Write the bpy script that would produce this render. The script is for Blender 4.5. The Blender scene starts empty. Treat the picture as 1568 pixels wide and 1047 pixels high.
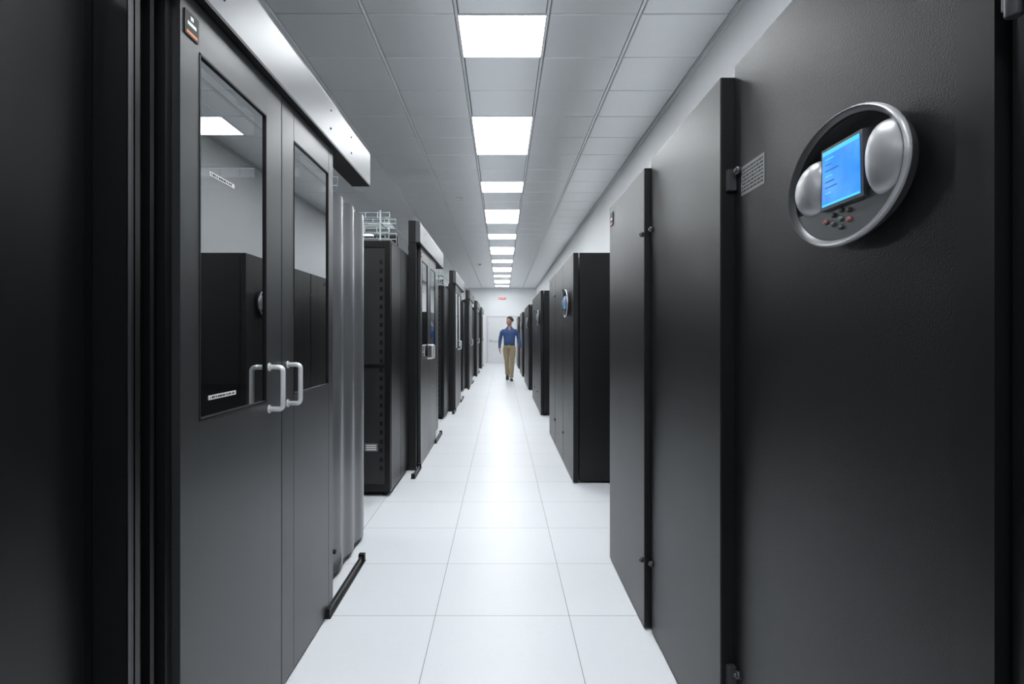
import bpy, bmesh, math, random
from mathutils import Vector, Matrix, noise
random.seed(4)
S = bpy.context.scene
COL = S.collection
P = 4.2            # structural period of the hall (7 floor tiles)
HC = 3.357         # ceiling height

# ------------------------------------------------------------ materials
def mat(name, col, rough=0.5, metal=0.0, bump=0.0, bscale=300.0, spec=0.5, emis=None, estr=0.0, var=0.0, ior=None):
    m = bpy.data.materials.new(name); m.use_nodes = True
    nt = m.node_tree; b = nt.nodes['Principled BSDF']
    b.inputs['Base Color'].default_value = (*col, 1)
    b.inputs['Roughness'].default_value = rough
    b.inputs['Metallic'].default_value = metal
    b.inputs['Specular IOR Level'].default_value = spec
    if ior: b.inputs['IOR'].default_value = ior
    if emis:
        b.inputs['Emission Color'].default_value = (*emis, 1)
        b.inputs['Emission Strength'].default_value = estr
    tc = nt.nodes.new('ShaderNodeTexCoord')
    if bump > 0:
        n = nt.nodes.new('ShaderNodeTexNoise'); n.inputs['Scale'].default_value = bscale
        n.inputs['Detail'].default_value = 2
        nt.links.new(tc.outputs['Object'], n.inputs['Vector'])
        bp = nt.nodes.new('ShaderNodeBump'); bp.inputs['Strength'].default_value = bump
        bp.inputs['Distance'].default_value = 0.001
        nt.links.new(n.outputs['Fac'], bp.inputs['Height'])
        nt.links.new(bp.outputs['Normal'], b.inputs['Normal'])
    if var > 0:
        n = nt.nodes.new('ShaderNodeTexNoise'); n.inputs['Scale'].default_value = 3
        n.inputs['Detail'].default_value = 4
        nt.links.new(tc.outputs['Object'], n.inputs['Vector'])
        r = nt.nodes.new('ShaderNodeMapRange')
        r.inputs['To Min'].default_value = rough - var; r.inputs['To Max'].default_value = rough + var
        nt.links.new(n.outputs['Fac'], r.inputs['Value'])
        nt.links.new(r.outputs['Result'], b.inputs['Roughness'])
    return m

M = {}
M['door'] = mat('satin_graphite_paint', (0.024,0.0255,0.028), 0.34, 0.25, 0.15, 500, var=0.04)
M['crac'] = mat('textured_black_powdercoat', (0.0048,0.0052,0.0063), 0.36, 0.0, 0.6, 330, spec=0.24, var=0.03)
M['rack'] = mat('rack_black_paint', (0.0045,0.0047,0.0055), 0.35, 0.0, 0.1, 400, spec=.27, var=0.04)
M['black'] = mat('matt_black', (0.0025,0.0025,0.003), 0.5, spec=.2)
M['frame'] = mat('black_extrusion', (0.0045,0.0045,0.005), 0.33, spec=.33)
M['header'] = mat('brushed_grey_fascia', (0.085,0.09,0.098), 0.36, 0.6, 0.1, 300)
M['flute'] = mat('fluted_panel_paint', (0.14,0.143,0.15), 0.30, 0.5)
M['wire'] = mat('galvanised_wire', (0.5,0.56,0.58), 0.35, 0.8)
M['handle'] = mat('handle_white_metal', (0.75,0.76,0.78), 0.25, 0.3)
M['silver'] = mat('silver_plastic', (0.36,0.365,0.38), 0.36, 0.45)
M['bezel'] = mat('bezel_grey_plastic', (0.06,0.064,0.07), 0.34, 0.3)
M['white'] = mat('label_white', (0.8,0.8,0.8), 0.5)
M['orange'] = mat('label_orange', (0.75,0.22,0.03), 0.5)
M['lblgrey'] = mat('label_metal', (0.17,0.175,0.18), 0.4, 0.4)
M['wall'] = mat('wall_white_paint', (0.79,0.81,0.825), 0.7, 0, 0.1, 80)
M['plaster'] = mat('plaster_band', (0.79,0.81,0.825), 0.7, 0, 0.1, 80)
M['tile'] = mat('ceiling_metal_tile', (0.86,0.88,0.895), 0.30, 0.4, 0.05, 200, var=0.05)
M['runner'] = mat('ceiling_runner', (0.93,0.94,0.95), 0.45, 0.0)
M['gap'] = mat('ceiling_void', (0.08,0.08,0.085), 0.8)
M['lamp'] = mat('lamp_diffuser', (0.9,0.9,0.9), 0.4, emis=(0.94,0.975,1.0), estr=21.0)
M['lampframe'] = mat('lamp_frame', (0.75,0.76,0.77), 0.4)
M['red'] = mat('red_button', (0.30,0.08,0.07), 0.4)
M['green'] = mat('green_button', (0.06,0.14,0.09), 0.4)
M['btn'] = mat('dark_button', (0.03,0.03,0.035), 0.35)
M['exitred'] = mat('exit_red', (0.6,0.02,0.04), 0.4, emis=(0.8,0.03,0.08), estr=0.5)
M['doorwhite'] = mat('door_white_paint', (0.76,0.775,0.79), 0.45)
M['trim'] = mat('trim_grey', (0.62,0.63,0.645), 0.5)
def glass():
    m = bpy.data.materials.new('tinted_glass'); m.use_nodes=True
    nt=m.node_tree; nt.nodes.clear(); o=nt.nodes.new('ShaderNodeOutputMaterial')
    t=nt.nodes.new('ShaderNodeBsdfTransparent'); t.inputs[0].default_value=(.42,.44,.45,1)
    g=nt.nodes.new('ShaderNodeBsdfGlossy'); g.inputs['Color'].default_value=(.9,.92,.93,1); g.inputs['Roughness'].default_value=.01
    f=nt.nodes.new('ShaderNodeLayerWeight'); f.inputs['Blend'].default_value=.5
    p=nt.nodes.new('ShaderNodeMath'); p.operation='POWER'; p.inputs[1].default_value=2.2
    r=nt.nodes.new('ShaderNodeMapRange'); r.inputs['To Min'].default_value=.10; r.inputs['To Max'].default_value=1.0
    x=nt.nodes.new('ShaderNodeMixShader'); L=nt.links
    L.new(f.outputs['Facing'],p.inputs[0]); L.new(p.outputs[0],r.inputs['Value'])
    L.new(r.outputs[0],x.inputs[0]); L.new(t.outputs[0],x.inputs[1]); L.new(g.outputs[0],x.inputs[2]); L.new(x.outputs[0],o.inputs[0])
    return m
M['glass'] = glass()
# perforated mesh
def perf():
    m = mat('perforated_steel', (0.02,0.02,0.022), 0.45)
    nt = m.node_tree; b = nt.nodes['Principled BSDF']
    tc = nt.nodes.new('ShaderNodeTexCoord')
    v = nt.nodes.new('ShaderNodeTexVoronoi'); v.inputs['Scale'].default_value = 130; v.inputs['Randomness'].default_value = 0
    nt.links.new(tc.outputs['Object'], v.inputs['Vector'])
    r = nt.nodes.new('ShaderNodeValToRGB')
    r.color_ramp.elements[0].position = .35; r.color_ramp.elements[0].color = (0.002,0.002,0.002,1)
    r.color_ramp.elements[1].position = .45; r.color_ramp.elements[1].color = (0.012,0.012,0.014,1)
    nt.links.new(v.outputs['Distance'], r.inputs['Fac']); nt.links.new(r.outputs['Color'], b.inputs['Base Color'])
    return m
M['perf'] = perf()
# screen
def screen():
    m = mat('lcd_screen', (0.0,0.02,0.08), 0.2)
    nt = m.node_tree; b = nt.nodes['Principled BSDF']
    tc = nt.nodes.new('ShaderNodeTexCoord')
    n = nt.nodes.new('ShaderNodeTexNoise'); n.inputs['Scale'].default_value = 18
    nt.links.new(tc.outputs['Object'], n.inputs['Vector'])
    r = nt.nodes.new('ShaderNodeValToRGB')
    r.color_ramp.elements[0].position = .35; r.color_ramp.elements[0].color = (0.0,0.20,0.95,1)
    r.color_ramp.elements[1].position = .7; r.color_ramp.elements[1].color = (0.02,0.32,1.0,1)
    nt.links.new(n.outputs['Fac'], r.inputs['Fac']); nt.links.new(r.outputs['Color'], b.inputs['Emission Color'])
    b.inputs['Emission Strength'].default_value = 1.0
    b.inputs['Specular IOR Level'].default_value = .2
    return m
M['screen'] = screen()
M['screenline'] = mat('lcd_text', (0.0,0.02,0.1), 0.3, emis=(0.0,0.06,0.5), estr=1.0, spec=.2)
M['screenlight'] = mat('lcd_light', (0.0,0.02,0.1), 0.3, emis=(0.05,0.60,1.0), estr=1.1, spec=.2)
# floor
def floor_mat():
    m = mat('raised_floor_tiles', (0.8,0.81,0.83), 0.38, spec=.38)
    nt = m.node_tree; b = nt.nodes['Principled BSDF']; L = nt.links
    tc = nt.nodes.new('ShaderNodeTexCoord'); sp = nt.nodes.new('ShaderNodeSeparateXYZ')
    L.new(tc.outputs['Object'], sp.inputs[0])
    def mth(op, a, bb=None):
        n = nt.nodes.new('ShaderNodeMath'); n.operation = op
        for i, q in enumerate((a, bb)):
            if q is None: continue
            if isinstance(q, (int, float)): n.inputs[i].default_value = q
            else: L.new(q, n.inputs[i])
        return n.outputs[0]
    def edge(o, off):
        t = mth('DIVIDE', mth('SUBTRACT', o, off), 0.6)
        f = mth('FRACT', t)
        return mth('MULTIPLY', mth('MINIMUM', f, mth('SUBTRACT', 1.0, f)), 0.6), mth('FLOOR', t)
    ex, fx = edge(sp.outputs[0], 0.3); ey, fy = edge(sp.outputs[1], 0.235)
    e = mth('MINIMUM', ex, ey)
    line = mth('LESS_THAN', e, 0.0013)
    cmb = nt.nodes.new('ShaderNodeCombineXYZ'); L.new(fx, cmb.inputs[0]); L.new(fy, cmb.inputs[1])
    wn = nt.nodes.new('ShaderNodeTexWhiteNoise'); L.new(cmb.outputs[0], wn.inputs['Vector'])
    nz = nt.nodes.new('ShaderNodeTexNoise'); nz.inputs['Scale'].default_value = 40; nz.inputs['Detail'].default_value = 6
    L.new(tc.outputs['Object'], nz.inputs['Vector'])
    v = mth('ADD', mth('MULTIPLY', wn.outputs['Value'], 0.4), mth('MULTIPLY', nz.outputs['Fac'], 0.6))
    r = nt.nodes.new('ShaderNodeValToRGB')
    r.color_ramp.elements[0].color = (0.785,0.81,0.85,1); r.color_ramp.elements[1].color = (0.845,0.87,0.905,1)
    L.new(v, r.inputs['Fac'])
    mx = nt.nodes.new('ShaderNodeMixRGB'); L.new(line, mx.inputs['Fac']); L.new(r.outputs['Color'], mx.inputs['Color1'])
    mx.inputs['Color2'].default_value = (0.17,0.17,0.18,1)
    L.new(mx.outputs['Color'], b.inputs['Base Color'])
    return m
M['floor'] = floor_mat()

# ------------------------------------------------------------ mesh builder
class MB:
    def __init__(s): s.bm = bmesh.new(); s.mats = []
    def mi(s, k):
        if k not in s.mats: s.mats.append(k)
        return s.mats.index(k)
    def box(s, x0,x1,y0,y1,z0,z1,k):
        i = s.mi(k); x0,x1=min(x0,x1),max(x0,x1); y0,y1=min(y0,y1),max(y0,y1); z0,z1=min(z0,z1),max(z0,z1)
        v = [s.bm.verts.new((x,y,z)) for z in (z0,z1) for y in (y0,y1) for x in (x0,x1)]
        for q in ((0,2,3,1),(4,5,7,6),(0,1,5,4),(2,6,7,3),(0,4,6,2),(1,3,7,5)):
            f = s.bm.faces.new([v[a] for a in q]); f.material_index = i
    def loft(s, rings, k, cap=True, smooth=True, closed=True):
        i = s.mi(k); R = [[s.bm.verts.new(p) for p in r] for r in rings]; n = len(R[0])
        for a, b in zip(R, R[1:]):
            for j in range(n if closed else n-1):
                f = s.bm.faces.new((a[j], a[(j+1)%n], b[(j+1)%n], b[j])); f.material_index = i; f.smooth = smooth
        if cap:
            for r, rev in ((R[0], True), (R[-1], False)):
                f = s.bm.faces.new(r[::-1] if rev else r); f.material_index = i
    def tube(s, pts, rad, k, seg=8, flat=1.0, ref=(1,0,0)):
        pts = [Vector(p) for p in pts]
        if not hasattr(rad, '__len__'): rad = [rad]*len(pts)
        rings = []
        for i, p in enumerate(pts):
            t = (pts[min(i+1,len(pts)-1)] - pts[max(i-1,0)]).normalized()
            a = Vector(ref); a = a - t*a.dot(t)
            if a.length < .05: a = Vector((0,1,0)); a = a - t*a.dot(t)
            a.normalize(); b = t.cross(a)
            rings.append([p + a*math.cos(q)*rad[i] + b*math.sin(q)*rad[i]*flat for q in [2*math.pi*j/seg for j in range(seg)]])
        s.loft(rings, k)
    def ellip(s, c, r, k, seg=20, rg=12):
        c = Vector(c); rings = []
        for j in range(rg+1):
            ph = math.pi*(j+.001)/(rg+.002)
            rings.append([c+Vector((r[0]*math.sin(ph)*math.cos(2*math.pi*q/seg), r[1]*math.sin(ph)*math.sin(2*math.pi*q/seg), r[2]*math.cos(ph))) for q in range(seg)])
        s.loft(rings, k)
    def obj(s, name, parent=None, bevel=0.0):
        bmesh.ops.recalc_face_normals(s.bm, faces=s.bm.faces)
        me = bpy.data.meshes.new(name); s.bm.to_mesh(me); s.bm.free()
        for k in s.mats: me.materials.append(M[k])
        return put(name, me, parent, bevel)
def put(name, me, parent=None, bevel=0.0, loc=(0,0,0)):
    o = bpy.data.objects.new(name, me); COL.objects.link(o); o.location = loc
    if parent: o.parent = parent
    if bevel:
        b = o.modifiers.new('bevel','BEVEL'); b.width = bevel; b.segments = 2; b.limit_method='ANGLE'; b.angle_limit=0.9
    return o
def empty(name, loc=(0,0,0)):
    e = bpy.data.objects.new(name, None); COL.objects.link(e); e.location = loc; e.empty_display_size = .2
    return e
def stash(b, nm):
    o = b.obj(nm); me = o.data; bpy.data.objects.remove(o); return me

# ------------------------------------------------------------ room shell
XL, XR, Y0, Y1 = -6.3, 1.52, -5.0, 26.3
b = MB(); b.box(XL-.2, XR+.2, Y0-.2, Y1+.2, -.1, 0, 'floor'); b.obj('floor')
b = MB(); b.box(XR, XR+.15, Y0, Y1, 0, HC+.1, 'wall'); b.obj('wall_right')
b = MB(); b.box(XL-.15, XL, Y0, Y1, 0, HC+.1, 'wall'); b.obj('wall_left')
b = MB(); b.box(XL-.15, XR+.15, Y0-.15, Y0, 0, HC+.1, 'wall'); b.obj('wall_near')
b = MB(); b.box(XL-.15, XR+.15, Y1, Y1+.15, 0, HC+.1, 'wall'); b.obj('wall_far')

lights = []
for k in range(-2, 6):
    for (a, n) in ((3.85, 1), (1.45, 2)):
        for cx in (0.0, -3.0):
            y = a + P*k
            if y > Y0+.1 and y + .6*n < Y1: lights.append((cx, y, n))
lit = set()
for cx, y, n in lights:
    for j in range(n): lit.add((round(cx/.6), round((y+.6*j-.25)/.6)))
# ceiling: backing slab, runners and individually modelled metal tiles
b = MB()
b.box(XL, XR, Y0, Y1, HC+.02, HC+.1, 'gap')
ix0, ix1 = -10, 2
iy0, iy1 = math.floor((Y0-.25)/.6), math.ceil((Y1-.25)/.6)
for ix in range(ix0, ix1+1):
    x0, x1 = ix*.6-.3, ix*.6+.3
    for iy in range(iy0, iy1):
        if (ix, iy) in lit: continue
        y0, y1 = max(iy*.6+.25, Y0), min(iy*.6+.85, Y1)
        if y1-y0 < .05: continue
        g, gy, c, z = .015, .004, .006, HC
        rings = [[(x0+g,y0+gy,z+.018),(x1-g,y0+gy,z+.018),(x1-g,y1-gy,z+.018),(x0+g,y1-gy,z+.018)],
                 [(x0+g,y0+gy,z+.004),(x1-g,y0+gy,z+.004),(x1-g,y1-gy,z+.004),(x0+g,y1-gy,z+.004)],
                 [(x0+g+c,y0+gy+c,z),(x1-g-c,y0+gy+c,z),(x1-g-c,y1-gy-c,z),(x0+g+c,y1-gy-c,z)]]
        b.loft(rings, 'tile', smooth=False)
for ix in range(ix0, ix1+2):
    x = ix*.6-.3
    b.box(x-.0085, x+.0085, Y0, Y1, HC+.001, HC+.019, 'runner')
b.obj('ceiling')
b = MB(); b.box(1.497, XR-.001, Y0+.01, Y1-.01, HC-.022, HC-.0035, 'plaster'); b.obj('trim_1')
# lamps
for n in (1, 2):
    b = MB()
    for j in range(n):
        y = .6*j
        b.box(-.288,.288,y+.012,y+.588,HC+.002,HC+.018,'lamp')
        for (x0,x1,ya,yb) in ((-.299,-.288,.001,.599),(.288,.299,.001,.599),(-.288,.288,.001,.012),(-.288,.288,.588,.599)):
            b.box(x0,x1,y+ya,y+yb,HC-.002,HC+.019,'lampframe')
    me = stash(b, 'ceiling_light_panel')
    for cx, y, nn in lights:
        if nn == n: put('ceiling_light_panel', me, loc=(cx, y, 0))
# smoke detectors and a dome camera
for (x,y) in ((-.66, 9.0), (-.66, 17.4)):
    b = MB(); b.loft([[(r*math.cos(t*.3142), r*math.sin(t*.3142), z) for t in range(20)] for r,z in ((.05,0),(.052,-.012),(.045,-.022),(.03,-.026),(.028,-.04),(.015,-.045))],'white')
    o = b.obj('smoke_detector'); o.location = (x,y,HC-.001)
b = MB(); C = [(math.cos(t*math.pi/16), math.sin(t*math.pi/16)) for t in range(32)]
b.loft([[(r*c,r*s_,z) for c,s_ in C] for r,z in ((.080,0),(.082,-.02),(.074,-.034),(.062,-.036))],'white')
b.loft([[(.06*math.cos(a)*c,.06*math.cos(a)*s_,-.034-.06*math.sin(a)) for c,s_ in C] for a in (0,.3,.6,.9,1.2,1.5)],'btn')
o = b.obj('dome_camera'); o.location = (-2.28,5.15,HC-.001)

# ------------------------------------------------------------ far wall door, exit sign
b = MB(); yw = Y1
for (x0,x1,z0,z1) in ((-.70,-.64,0,2.12),(.64,.70,0,2.12),(-.64,.64,2.06,2.12)):
    b.box(x0,x1,yw-.05,yw-.001,z0+.002,z1,'trim')
b.box(-.635,-.003,yw-.035,yw-.001,.01,2.055,'doorwhite'); b.box(.003,.635,yw-.035,yw-.001,.01,2.055,'doorwhite')
for s_ in (-1,1):
    b.box(s_*.08,s_*.54,yw-.09,yw-.07,1.0,1.035,'trim')
    b.box(s_*.08,s_*.12,yw-.07,yw-.035,.98,1.055,'black'); b.box(s_*.50,s_*.54,yw-.07,yw-.035,.98,1.055,'black')
    b.box(s_*.575,s_*.6,yw-.05,yw-.035,.3,.4,'trim'); b.box(s_*.575,s_*.6,yw-.05,yw-.035,1.7,1.8,'trim')
b.obj('door_1', bevel=.003)
b = MB(); b.box(-.17,.17,yw-.05,yw-.002,2.86,2.95,'white'); b.box(-.16,.16,yw-.055,yw-.05,2.87,2.94,'exitred')
for i in range(5): b.box(-.12+i*.05,-.09+i*.05,yw-.057,yw-.055,2.89,2.92,'white')
b.obj('exit_sign', bevel=.004)

# ------------------------------------------------------------ cold aisle door assembly (left)
def handle(b, y, x, z0, z1, pr=.047, k='handle'):
    r = .0085; pts = [(x-.003,y,z0)]
    c = .014
    for a in range(5):
        t = a/4*math.pi/2; pts.append((x+pr-c+c*math.sin(t), y, z0+c-c*math.cos(t)))
    for a in range(5):
        t = a/4*math.pi/2; pts.append((x+pr-c+c*math.cos(t), y, z1-c+c*math.sin(t)))
    pts.append((x-.003,y,z1))
    b.tube(pts, r, k, 10, ref=(0,1,0))
    for z in (z0,z1):
        b.tube([(x,y,z),(x+.004,y,z)], .014, k, 12)

X = -.78
def leaf(y0,y1,wy0,wy1):
    b = MB(); zt = 2.105; wz0, wz1 = 1.035, 1.985
    b.box(X-.04,X,y0,wy0,.008,zt,'door'); b.box(X-.04,X,wy1,y1,.008,zt,'door')
    b.box(X-.04,X,wy0,wy1,.008,wz0,'door'); b.box(X-.04,X,wy0,wy1,wz1,zt,'door')
    g=.006
    for (a,c,d,e) in ((wy0,wy0+g,wz0,wz1),(wy1-g,wy1,wz0,wz1),(wy0,wy1,wz0,wz0+g),(wy0,wy1,wz1-g,wz1)):
        b.box(X-.012,X+.0015,a,c,d,e,'black')
    i = b.mi('glass')
    f = b.bm.faces.new([b.bm.verts.new(p) for p in ((X-.005,wy0+g,wz0+g),(X-.005,wy1-g,wz0+g),(X-.005,wy1-g,wz1-g),(X-.005,wy0+g,wz1-g))]); f.material_index = i
    return b
def label(b, y0, y1, z0, z1):
    b.box(X-.0045,X-.0035,y0,y1,z0,z1,'white')
    y = y0+.006; rnd = random.Random(3)
    while y < y1-.012:
        w = rnd.choice((.004,.006,.008)); b.box(X-.0035,X-.0031,y,y+w,z0+.003,z1-.003,'black'); y += w+rnd.choice((.002,.003,.006))
parts = {}
b = leaf(1.424,2.0745,1.513,1.945); label(b,1.575,1.72,1.685,1.697); label(b,1.57,1.73,1.083,1.095)
b.box(X,X+.003,1.44,1.505,2.0,2.06,'black'); b.box(X+.003,X+.0036,1.447,1.498,2.005,2.012,'orange'); b.box(X+.003,X+.0034,1.452,1.493,2.027,2.036,'white')
b.box(X+.003,X+.0034,1.466,1.48,2.042,2.052,'white')
parts['door_leaf_1'] = stash(b,'door_leaf_1')
b = leaf(2.0805,2.71,2.20,2.64); parts['door_leaf_2'] = stash(b,'door_leaf_2')
b = MB(); handle(b,1.965,X,1.01,1.15); handle(b,2.135,X,1.01,1.15); parts['pull_handles'] = stash(b,'pull_handles')
b = MB()
# near post: stepped black extrusion
b.box(-.87,-.80,1.252,1.275,.002,2.32,'frame'); b.box(-.96,-.87,1.252,1.275,.002,2.0,'frame'); b.box(-.87,-.83,1.275,1.30,.002,2.32,'black')
b.box(-.87,-.812,1.30,1.318,.002,2.32,'frame'); b.box(-.87,-.835,1.318,1.36,.002,2.32,'frame')
b.box(-.87,-.815,1.36,1.376,.002,2.32,'frame'); b.box(-.87,-.83,1.376,1.395,.002,2.32,'black')
b.box(-.87,-.80,1.395,1.4215,.002,2.32,'frame')
b.box(-.799,-.7975,1.2535,1.262,.01,2.30,'door')
b.box(-.93,-.822,2.712,2.745,.002,2.105,'frame')
b.box(-.90,-.825,1.4215,2.712,2.07,2.116,'black')
for z in (.6,1.2,1.33,1.8): b.tube([(-.834,1.338,z),(-.828,1.338,z)],.006,'black',10)
parts['door_frame'] = stash(b,'door_frame')
b = MB()
b.loft([[(x,y,z) for x,z in ((-.80,2.118),(-.757,2.118),(-.757,2.29),(-.763,2.306),(-.775,2.312),(-.80,2.312))] for y in (1.23,3.37)],'header',smooth=False)
for y in (1.6,2.6,2.95): b.tube([(-.758,y,2.25),(-.7545,y,2.25)],.005,'black',8); b.tube([(-.758,y,2.17),(-.7545,y,2.17)],.005,'black',8)
b.box(-.86,-.757,1.25,3.368,2.108,2.1175,'black')
b.box(-.86,-.80,3.33,3.368,2.118,2.30,'frame'); b.box(-.86,-.80,2.76,2.79,2.118,2.30,'frame')
parts['header_fascia'] = stash(b,'header_fascia')
b = MB()
b.box(-4.4,-.965,1.252,1.28,2.04,2.18,'frame'); b.box(-4.4,-.935,2.71,2.75,2.04,2.18,'frame')
for x in (-1.7,-2.6,-3.5,-4.38): b.box(x-.015,x+.015,1.28,2.71,2.14,2.18,'frame')
parts['aisle_top_frame'] = stash(b,'aisle_roof')
b = MB()
for (y0,y1) in ((2.60,3.28),(.93,1.36)):
    b.box(-.80,-.76,y0,y1,.001,.006,'frame'); b.box(-.786,-.772,y0+.01,y1-.01,.006,.035,'frame')
    b.box(-.795,-.763,y0,y0+.03,.006,.045,'black'); b.box(-.795,-.763,y1-.03,y1,.006,.045,'black')
parts['floor_guides'] = stash(b,'floor_guides')
for k in range(-1, 6):
    e = empty('sliding_containment_door', (0,P*k,0))
    for nm, me in parts.items(): put(nm, me, e, bevel=.0025 if 'leaf' in nm else 0)

# ------------------------------------------------------------ racks
def rack_cabinet(b, x1, w, y0, y1):
    x0 = x1-w; H=2.0
    b.box(x0+.002,x1,y0+.03,y1-.03,.03,H,'rack')
    b.box(x0+.03,x1-.03,y0+.05,y1-.05,.001,.03,'black')
    for y,s in ((y0,1),(y1,-1)):
        ya, yb = y, y+s*.029
        b.box(x0+.002,x0+.045,ya,yb,.035,H-.005,'rack'); b.box(x1-.045,x1-.0,ya,yb,.035,H-.005,'rack')
        b.box(x0+.045,x1-.045,ya,yb,H-.06,H-.005,'rack'); b.box(x0+.045,x1-.045,ya,yb,.035,.09,'rack')
        b.box(x0+.045,x1-.045,y+s*.008,yb,.09,H-.06,'perf')
        b.box(x0+.045,x1-.045,y+s*.004,yb,1.0,1.03,'rack')
        b.box(x0+.05,x0+.07,y-s*.004,y,.95,1.1,'silver')
        b.box(x1-.20,x1-.10,y-s*.001+s*.004,yb,.35,.41,'lblgrey')
        for q in range(3): b.box(x1-.19,x1-.11,y-s*.002+s*.004,yb,.36+q*.016,.368+q*.016,'white')
        for q in range(24): b.box(x1-.085,x1-.06,y+s*.005,yb,.2+q*.07,.235+q*.07,'rack')
    for x in (x0+.05,x1-.05):
        for y in (y0+.05,y1-.05): b.tube([(x,y,.001),(x,y,.03)],.02,'black',10)
# row A (end panel smooth)
b = MB(); rack_cabinet(b,-.872,.6,.38,1.2495)
b.box(-.872,-.868,.41,.82,.05,1.98,'rack'); b.box(-.872,-.868,.83,1.22,.05,1.98,'rack')
A_end = stash(b,'rack')
b = MB()
for i in range(1,6): rack_cabinet(b,-.872-.6*i,.6,.38,1.247)
A_row = stash(b,'racks')
# row B with fluted end panel
b = MB(); rack_cabinet(b,-.895,.6,2.76,3.69)
prof = []
n=90
for i in range(n+1):
    t=i/n; y=2.75+.935*t
    ph = (t*4)%1.0
    h = .020*(.5-.5*math.cos(2*math.pi*ph))**.8
    prof.append((-.868+h, y))
b.loft([[(x,y,z) for x,y in prof] for z in (.035,1.99)],'flute',cap=False,closed=False)
b.box(-.893,-.870,2.752,3.685,.035,1.995,'flute')
b.tube([(-.87,2.98,.16),(-.842,2.98,.16)],.012,'black',10); b.tube([(-.87,3.6,.16),(-.852,3.6,.16)],.012,'black',10)
b.box(-.89,-.87,2.76,3.68,.002,.035,'black')
B_end = stash(b,'rackB')
b = MB()
for i in range(1,6): rack_cabinet(b,-.895-.6*i,.6,2.76,3.69)
B_row = stash(b,'racksB')
# cable tray
def tray(b, yc, z, w=.34, h=.10, x0=-4.4, x1=-.93):
    r=.003
    for i in range(8): 
        y=yc-w/2+w*i/7; b.tube([(x0,y,z),(x1,y,z)],r,'wire',4)
    for zz in (z+h*.5,z+h):
        for y in (yc-w/2,yc+w/2): b.tube([(x0,y,zz),(x1,y,zz)],r,'wire',4)
    x=x1
    while x > x0:
        b.tube([(x,yc-w/2,z+h),(x,yc-w/2,z),(x,yc+w/2,z),(x,yc+w/2,z+h)],r,'wire',4); x-=.1
def trays(yc):
    b = MB(); tray(b,yc,2.05); tray(b,yc,2.19,.28,.08)
    for x in (-1.0,-2.0,-3.0,-4.0):
        for y in (yc-.18,yc+.18): b.box(x-.006,x+.006,y-.005,y+.005,2.002,2.28,'wire')
        b.box(x-.006,x+.006,yc-.18,yc+.18,2.178,2.187,'wire'); b.box(x-.006,x+.006,yc-.18,yc+.18,2.037,2.046,'wire')
    for q in range(5):
        b.tube([(-.95-.7*i,yc-.10+.035*q+random.uniform(-.012,.012),2.062+random.uniform(0,.012)) for i in range(6)],.007,('btn','bezel','btn','bezel','btn')[q],6)
    return stash(b,'tray')
TA, TB = trays(.80), trays(3.15)
for k in range(-1,6):
    put('server_rack', A_end, bevel=.002, loc=(0,P*k,0)); put('server_rack', B_end, loc=(0,P*k,0))
    put('server_rack_row', A_row, loc=(0,P*k,0)); put('server_rack_row', B_row, loc=(0,P*k,0))
    put('cable_tray', TA, loc=(0,P*k,0)); put('cable_tray', TB, loc=(0,P*k,0))

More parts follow.
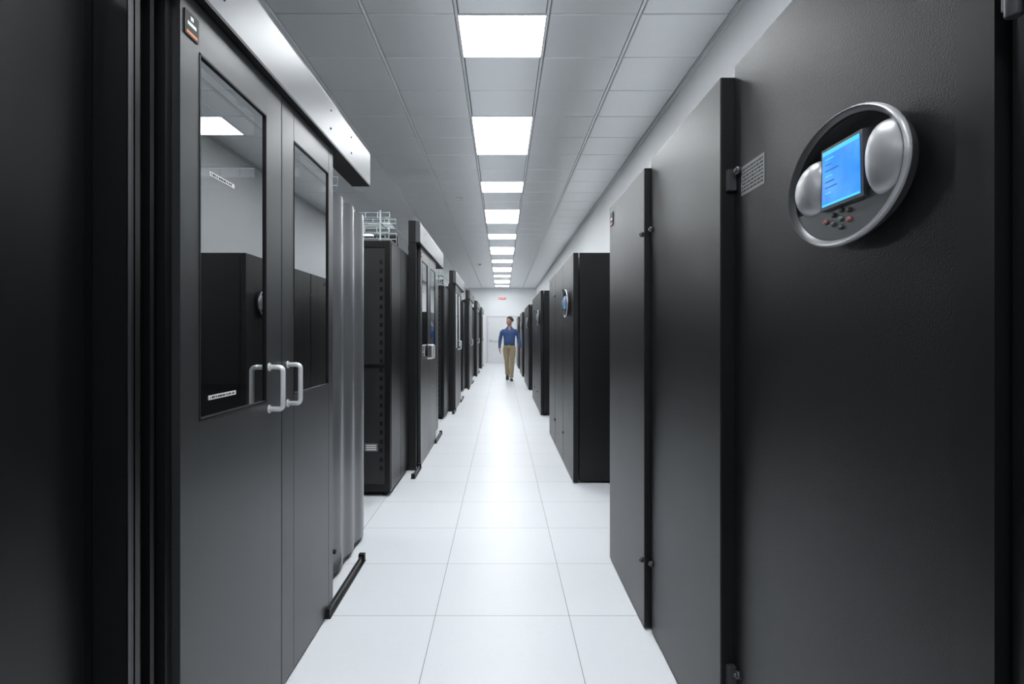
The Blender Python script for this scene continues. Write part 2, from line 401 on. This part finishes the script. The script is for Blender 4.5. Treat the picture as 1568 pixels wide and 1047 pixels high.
# ------------------------------------------------------------ air conditioners (right)
def display(b, X, yc, zc):
    def W(u,v,n): return (X-n, yc-u, zc+v)
    a, h = .193, .126; N=56
    def ring(s,n,dv=0): return [W(a*s*math.cos(2*math.pi*j/N), h*s*math.sin(2*math.pi*j/N)+dv, n) for j in range(N)]
    b.loft([ring(.90,0),ring(.93,.008),ring(.985,.019),ring(1.0,.024)],'bezel',cap=False)
    b.loft([ring(1.0,.024),ring(1.0,.029),ring(.985,.033),ring(.975,.034)],'silver',cap=False)
    b.loft([ring(.975,.034),ring(.945,.032),ring(.90,.025)],'bezel',cap=False)
    b.loft([ring(.90,.025),ring(.885,.012),ring(.01,.012)],'black',cap=False)
    # lower keypad plate
    aa, hh = a*.895, h*.895
    vt=-.040
    t0=math.asin(vt/hh)
    arc=[(aa*math.cos(t), hh*math.sin(t)) for t in [(-math.pi-t0)+( (math.pi+2*t0))*j/24 for j in range(25)]]
    b.loft([[W(u,v,n) for u,v in arc] for n in (.012,.0245)],'bezel',smooth=False)
    # screen housing (slightly flared)
    def quad(u0,u1,v0,v1,n,fl=0): return [W(u0-fl,v0,n),W(u1+fl,v0,n),W(u1,v1,n),W(u0,v1,n)]
    su=.012
    b.loft([quad(-.066+su,.070+su,-.053,.073,.012,.004),quad(-.064+su,.068+su,-.050,.069,.034,.004)],'btn',smooth=False)
    b.loft([quad(-.058+su,.061+su,-.044,.063,.034,.003),quad(-.058+su,.061+su,-.044,.063,.0352,.003)],'screen',smooth=False)
    b.loft([quad(-.058+su,.061+su,.055,.063,.0352),quad(-.058+su,.061+su,.055,.063,.0355)],'screenlight',smooth=False)
    b.loft([quad(-.060+su,.063+su,-.044,-.040,.0352),quad(-.060+su,.063+su,-.044,-.040,.0355)],'screenlight',smooth=False)
    for i in range(7):
        w=(.03,.02,.045,.025,.03,.04,.02)[i]
        b.loft([quad(-.048+su,-.048+su+w,.045-i*.011,.0472-i*.011,.0352),quad(-.048+su,-.048+su+w,.045-i*.011,.0472-i*.011,.0356)],'screenline' if i%3 else 'screenlight',smooth=False)
    # side domes: D-shaped, straight towards the screen and round towards the rim
    for s,ui,uo,hv,vc in ((-1,.056,.170,.057,.004),(1,.084,.184,.064,.005)):
        rings=[]
        uc=ui+.040
        for j in range(9):
            ph=j/8*math.pi/2*.98
            rr=math.cos(ph)
            ring_=[]
            for q in range(36):
                t=2*math.pi*q/36; c_,s_=math.cos(t),math.sin(t)
                if c_<0: u=(ui-uc)*abs(c_)**.75
                else: u=(uo-uc)*c_
                v=vc+hv*math.copysign(abs(s_)**.98,s_)*rr
                ring_.append(W(s*(uc+u*rr),v,.014+.034*math.sin(ph)**.9))
            rings.append(ring_)
        b.loft(rings,'silver')
    # buttons
    cols=['red','btn','btn','btn','btn','green','btn','red']
    for i,(u,v) in enumerate(((-.052,-.072),(-.026,-.063),(-.026,-.081),(0,-.058),(0,-.091),(.0,-.075),(.026,-.063),(.026,-.081))):
        b.loft([[W(u+.0065*r*math.cos(t*.628),v+.0045*r*math.sin(t*.628),n) for t in range(10)] for r,n in ((1.1,.024),(1,.028),(.6,.030))],cols[i])

def latch(b, X, y, z):
    b.tube([(X,y,z),(X-.012,y,z)],.011,'btn',14); b.tube([(X-.012,y,z),(X-.016,y,z)],.006,'bezel',10)
XB = 1.47
def crac(k):
    e = empty('air_conditioning_unit', (0,P*k,0))
    b = MB()
    b.box(.69,XB,.80,3.29,.04,1.955,'black')
    b.box(.72,XB-.02,.85,3.25,.002,.04,'black')
    b.box(.655,XB,.782,.80,.02,1.955,'rack')
    b.box(.640,XB,3.29,3.303,.02,1.955,'rack')
    put('cabinet_body', stash(b,'cabinet_body'), e)
    first = (k == 0)
    b = MB()
    if first:
        spec = ((.67,.866,1.694,2.03),(.63,1.698,2.487,2.0),(.605,2.505,3.303,1.968))
    else:
        spec = ((.603,.782,1.61,1.955),(.603,1.63,2.46,1.955),(.603,2.48,3.303,1.955))
    for i,(x,y0,y1,zt) in enumerate(spec):
        b.box(x,x+.045,y0,y1,.012,zt,'crac')
        if i and first: b.box(x+.001,x+.05,y0-.003,y0-.0002,.012,zt,'rack')
    if first: b.box(.69,.76,.80,3.29,1.955,1.966,'black')
    put('front_panels', stash(b,'front_panels'), e, bevel=.003)
    b = MB()
    if first:
        display(b,.67,1.118,1.553)
        b.box(.669,.6699,1.50,1.645,1.645,1.725,'lblgrey')
        rnd=random.Random(5)
        for r in range(7):
            y=1.507
            while y<1.635:
                w=rnd.uniform(.006,.02); w=min(w,1.64-y); b.box(.6687,.669,y,y+w,1.653+r*.0098,1.6575+r*.0098,'black'); y+=w+.004
        for z in (1.70,.28): 
            b.box(.645,.668,1.6965,1.675,z-.03,z+.03,'btn'); latch(b,.67,1.655,z+.02)
        for z in (1.70,.30):
            latch(b,.63,2.46,z); latch(b,.605,2.53,z-.01)
        b.box(.602,.605,3.20,3.27,1.86,1.93,'black'); b.box(.6012,.602,3.205,3.265,1.865,1.873,'orange'); b.box(.6014,.602,3.215,3.255,1.89,1.90,'white')
        b.box(.665,.69,.806,.862,.02,2.03,'rack')
    else:
        display(b,.603,1.17,1.545)
        for z in (1.7,.3): latch(b,.603,1.59,z); latch(b,.603,2.44,z); latch(b,.603,2.5,z)
        b.box(.602,.603,2.95,3.02,1.83,1.90,'black'); b.box(.6012,.602,2.955,3.015,1.835,1.843,'orange')
    put('control_panel_and_fittings', stash(b,'fittings'), e)
for k in range(0,6): crac(k)
# neighbouring tall cabinet right beside the camera
b = MB()
b.box(.70,XB,-.30,.775,.04,2.03,'black'); b.box(.66,.70,-.28,.715,.012,2.03,'crac'); b.box(.672,.70,.735,.775,.012,2.03,'rack')
b.box(.72,XB-.02,-.28,.76,.002,.04,'black')
for z in (1.70,.3):
    b.box(.640,.664,.70,.755,z-.03,z+.09,'btn'); b.tube([(.640,.735,z-.045),(.640,.735,z+.10)],.010,'btn',12)
b.obj('electrical_cabinet', bevel=.002)
crac(-1)

# ------------------------------------------------------------ man
M['shirt']=mat('blue_shirt',(0.030,0.075,0.21),.8,0,.4,60)
M['trousers']=mat('khaki_trousers',(0.32,0.255,0.16),.85,0,.4,60)
M['skin']=mat('skin',(0.38,0.21,0.145),.5)
M['hair']=mat('dark_hair',(0.018,0.012,0.009),.6,0,1.0,90)
M['shoe']=mat('black_shoe',(0.02,0.017,0.015),.35)
M['belt']=mat('belt',(0.03,0.018,0.01),.4)
M['eyew']=mat('eye_white',(0.6,0.58,0.56),.3)
M['lip']=mat('lips',(0.33,0.13,0.10),.5)
def remeshed(b, name, vox, parent, assign, mats, smooth_it=3):
    o = b.obj(name)
    r = o.modifiers.new('r','REMESH'); r.mode='VOXEL'; r.voxel_size=vox; r.use_smooth_shade=True
    s = o.modifiers.new('s','SMOOTH'); s.iterations=smooth_it; s.factor=.5
    dg = bpy.context.evaluated_depsgraph_get()
    me = bpy.data.meshes.new_from_object(o.evaluated_get(dg)); bpy.data.objects.remove(o)
    me.materials.clear()
    for k in mats: me.materials.append(M[k])
    for p in me.polygons: p.material_index = assign(p.center); p.use_smooth=True
    return put(name, me, parent)
man = empty('man', (.20,16.35,0))
b = MB()
def ering(z,rx,ry,cx=0,cy=0,n=28): 
    out=[]
    for j in range(n):
        t=2*math.pi*j/n; c,s_=math.cos(t),math.sin(t)
        out.append((cx+rx*math.copysign(abs(c)**.85,c), cy+ry*math.copysign(abs(s_)**.85,s_), z))
    return out
b.loft([ering(*q) for q in ((.83,.10,.08),(.87,.150,.10),(.93,.166,.115),(.99,.156,.108),(1.04,.157,.114,0,-.008),(1.12,.157,.115,0,-.008),(1.22,.168,.118,0,-.006),(1.31,.180,.120),(1.37,.178,.108,0,.004),(1.415,.150,.090,0,.008),(1.45,.108,.072,0,.012),(1.475,.075,.062,0,.012),(1.50,.058,.056,0,.01))],'shirt')
def limb(pts,rad,flat=1.0): b.tube(pts,rad,'shirt',16,flat)
armL=[(.12,0,1.385),(.165,.002,1.378),(.205,.008,1.335),(.236,.022,1.25),(.260,.038,1.14),(.285,.015,1.04),(.310,-.03,.93),(.316,-.04,.90)]
armR=[(-.12,0,1.385),(-.165,.002,1.378),(-.205,.008,1.335),(-.234,.03,1.25),(-.256,.045,1.14),(-.268,.02,1.04),(-.268,-.03,.93),(-.268,-.04,.90)]
ra=[.045,.055,.058,.053,.048,.046,.038,.037]
limb(armL,ra); limb(armR,ra)
# his left leg leads, the right trails on the toe
legF=[(.085,0,.92),(.09,-.02,.84),(.085,-.06,.70),(.075,-.115,.54),(.072,-.125,.48),(.065,-.135,.34),(.055,-.150,.18),(.05,-.165,.085)]
legB=[(-.085,0,.92),(-.09,.0,.84),(-.082,.01,.70),(-.07,.02,.54),(-.068,.04,.48),(-.062,.12,.34),(-.055,.20,.22),(-.052,.25,.15)]
rl=[.09,.092,.083,.068,.066,.063,.058,.060]
limb(legF,rl,1.05); limb(legB,rl,1.05)
def bm_assign(c):
    if abs(c.x)>.20 and c.z>.86: return 0
    if c.y<-.03 and c.z>1.37 and abs(c.x)<(c.z-1.37)*.42: return 3
    if c.z>1.005: return 0
    if c.z>.975: return 2
    return 1
body=remeshed(b,'body',.008,man,bm_assign,['shirt','trousers','belt','skin'],5)
me=body.data; me.update()
nr=[v.normal.copy() for v in me.vertices]
for v,nn in zip(me.vertices,nr):
    p=v.co
    if .96<p.z<1.02 and abs(p.x)<.19: continue
    q=Vector((p.x*9,p.y*9,p.z*(16 if p.z>1.0 else 9)))
    d=noise.noise(q)*.007
    if .42<p.z<.56 or (1.08<p.z<1.2 and abs(p.x)>.2) or 1.02<p.z<1.1: d+=noise.noise(Vector((p.x*12,p.y*12,p.z*40)))*.006
    v.co=p+nn*d
b = MB()
b.tube([(0,-.118,1.03),(0,-.130,1.12),(0,-.131,1.22),(0,-.126,1.30),(0,-.112,1.36)],[.006]*5,'shirt',6)
for z in (1.06,1.14,1.22,1.30): b.ellip((0,-.136+abs(z-1.2)*.05,z),(.006,.003,.006),'belt',8,6)
b.box(-.022,.022,-.125,-.108,.978,1.003,'lblgrey')
b.obj('placket_and_buckle',man)
def shoe(hx,hy,hz,tx,ty,tz):
    b = MB(); secs=((0.0,.030,.045),(.05,.038,.075),(.10,.040,.072),(.16,.044,.058),(.21,.047,.045),(.26,.040,.036),(.285,.022,.026))
    d=Vector((tx-hx,ty-hy,tz-hz)).normalized(); up=Vector((1,0,0)).cross(d); up = up if up.z>0 else -up
    side=d.cross(up)
    rings=[]
    for t,w,h in secs:
        c=Vector((hx,hy,hz))+d*t
        rings.append([c+side*w*math.cos(q)+up*(h*.5+h*.5*math.copysign(abs(math.sin(q))**.7,math.sin(q))) for q in [2*math.pi*j/18 for j in range(18)]])
    b.loft(rings,'shoe'); return b.obj('shoe',man)
shoe(.048,-.105,.002,.06,-.40,.002)
shoe(-.052,.315,.115,-.056,.09,.005)
def hand(W0,s,curl):
    b = MB(); W0=Vector(W0); dn=Vector((0,-.12,-1)).normalized(); inn=Vector((-s,0,0)); fw=Vector((0,-1,.1)).normalized()
    b.tube([W0-dn*.016,W0,W0+dn*.02],[.024,.025,.026],'skin',12,1.0)
    rings=[]
    for t,w,th in ((0,.026,.018),(.03,.038,.017),(.07,.043,.015),(.095,.041,.012)):
        c=W0+dn*t; rings.append([c+fw*w*math.cos(q)+inn*th*math.sin(q) for q in [2*math.pi*j/16 for j in range(16)]])
    b.loft(rings,'skin')
    for i,(o,L) in enumerate(((.031,.072),(.0105,.082),(-.010,.076),(-.030,.060))):
        p=W0+dn*.085+fw*o; pts=[p]; ang=curl*.4
        for f in (.45,.32,.25):
            p=p+(dn*math.cos(ang)+inn*math.sin(ang))*L*f; pts.append(p); ang+=curl
        b.tube(pts,[.0095,.0088,.008,.0062],'skin',10)
    p=W0+dn*.025+fw*.022
    b.tube([p,p+(dn*.7+fw*.6+inn*.3)*.03,p+(dn*.9+fw*.62+inn*.4)*.05,p+(dn*1.1+fw*.58+inn*.5)*.066],[.013,.0115,.010,.007],'skin',10)
    return remeshed(b,'hand',.0032,man,lambda c:0,['skin'],1)
hand((.317,-.043,.893),1,.35); hand((-.268,-.043,.893),-1,.4)
# head, turned toward his right (image left)
hd = bpy.data.objects.new('head_pivot',None); COL.objects.link(hd); hd.parent=man; hd.location=(0,-.005,1.50); hd.rotation_euler=(0,0,math.radians(-32)); hd.scale=(1.04,1.04,1.04)
b = MB()
b.ellip((0,.012,.150),(.076,.094,.096),'skin'); b.ellip((0,-.020,.095),(.060,.068,.075),'skin')
b.ellip((0,-.045,.052),(.038,.036,.032),'skin')
b.tube([(0,.025,-.06),(0,.018,0),(0,.01,.08)],[.055,.056,.055],'skin',16)
b.tube([(0,-.078,.140),(0,-.092,.118),(0,-.106,.098),(0,-.094,.088)],[.009,.011,.014,.010],'skin',10)
b.ellip((0,-.082,.070),(.024,.014,.012),'skin')
b.ellip((0,-.075,.148),(.052,.016,.010),'skin')
for s_ in (-1,1):
    b.ellip((s_*.077,.012,.118),(.010,.020,.032),'skin'); b.ellip((s_*.038,-.060,.100),(.022,.020,.022),'skin')
remeshed(b,'head',.0045,hd,lambda c: 1 if (abs(c.x)<.026 and c.y<-.085 and .062<c.z<.078) else 0,['skin','lip'],2)
b = MB()
for s_ in (-1,1):
    b.ellip((s_*.031,-.078,.128),(.013,.008,.006),'eyew',12,8); b.ellip((s_*.031,-.085,.128),(.006,.003,.0055),'hair',10,6)
    b.tube([(s_*.014,-.088,.144),(s_*.032,-.090,.148),(s_*.050,-.078,.143)],[.003,.004,.002],'hair',8)
b.obj('eyes_and_brows',hd)
b = MB(); rnd=random.Random(9)
b.ellip((0,.026,.165),(.086,.098,.092),'hair')
for i in range(150):
    th=rnd.uniform(0,2*math.pi); ph=rnd.uniform(0,1.75)
    d=Vector((math.sin(ph)*math.cos(th),math.sin(ph)*math.sin(th),math.cos(ph)))
    if d.y<-.35 and d.z<.55: continue
    if abs(d.x)>.6 and d.y<.1 and d.z<-.0: continue
    c=Vector((0,.026,.165))+Vector((d.x*.084,d.y*.098,d.z*.092)); b.ellip(c,(rnd.uniform(.012,.02),)*3,'hair',8,6)
hair=remeshed(b,'hair',.005,hd,lambda c:0,['hair'],1)
for v in hair.data.vertices:
    if v.co.z<.172 and v.co.y<-.02: v.co.y = -.02 + (v.co.y+.02)*.1
# open shirt collar: band that starts and ends at the V of the neckline
b = MB()
rg=[]
for z,rx,ry in ((1.452,.090,.078),(1.480,.074,.068),(1.506,.067,.064),(1.502,.062,.059),(1.470,.060,.057)):
    r_=[]
    for j in range(29):
        t=-math.pi/2+.42+(2*math.pi-.84)*j/28
        dz=-.055*max(0,math.cos(t+math.pi/2))**6
        r_.append((rx*math.cos(t), .010+ry*math.sin(t)-.012*max(0,math.cos(t+math.pi/2))**4, z+dz))
    rg.append(r_)
b.loft(rg,'shirt',cap=False,closed=False)
b.obj('collar',man)

# ------------------------------------------------------------ world, camera, colour
w = bpy.data.worlds.new('world'); S.world = w; w.use_nodes=True
w.node_tree.nodes['Background'].inputs[0].default_value=(.5,.52,.55,1); w.node_tree.nodes['Background'].inputs[1].default_value=.3
cam = bpy.data.cameras.new('camera'); co = bpy.data.objects.new('camera', cam); COL.objects.link(co)
co.location=(0,0,1.257); co.rotation_euler=(math.radians(90),0,0)
cam.sensor_width=36; cam.lens=20.66; cam.shift_x=.0096; cam.shift_y=-.0067; cam.clip_start=.02; cam.clip_end=100
S.camera=co
S.view_settings.view_transform='Standard'
S.view_settings.exposure=0.04
S.view_settings.gamma=1.1
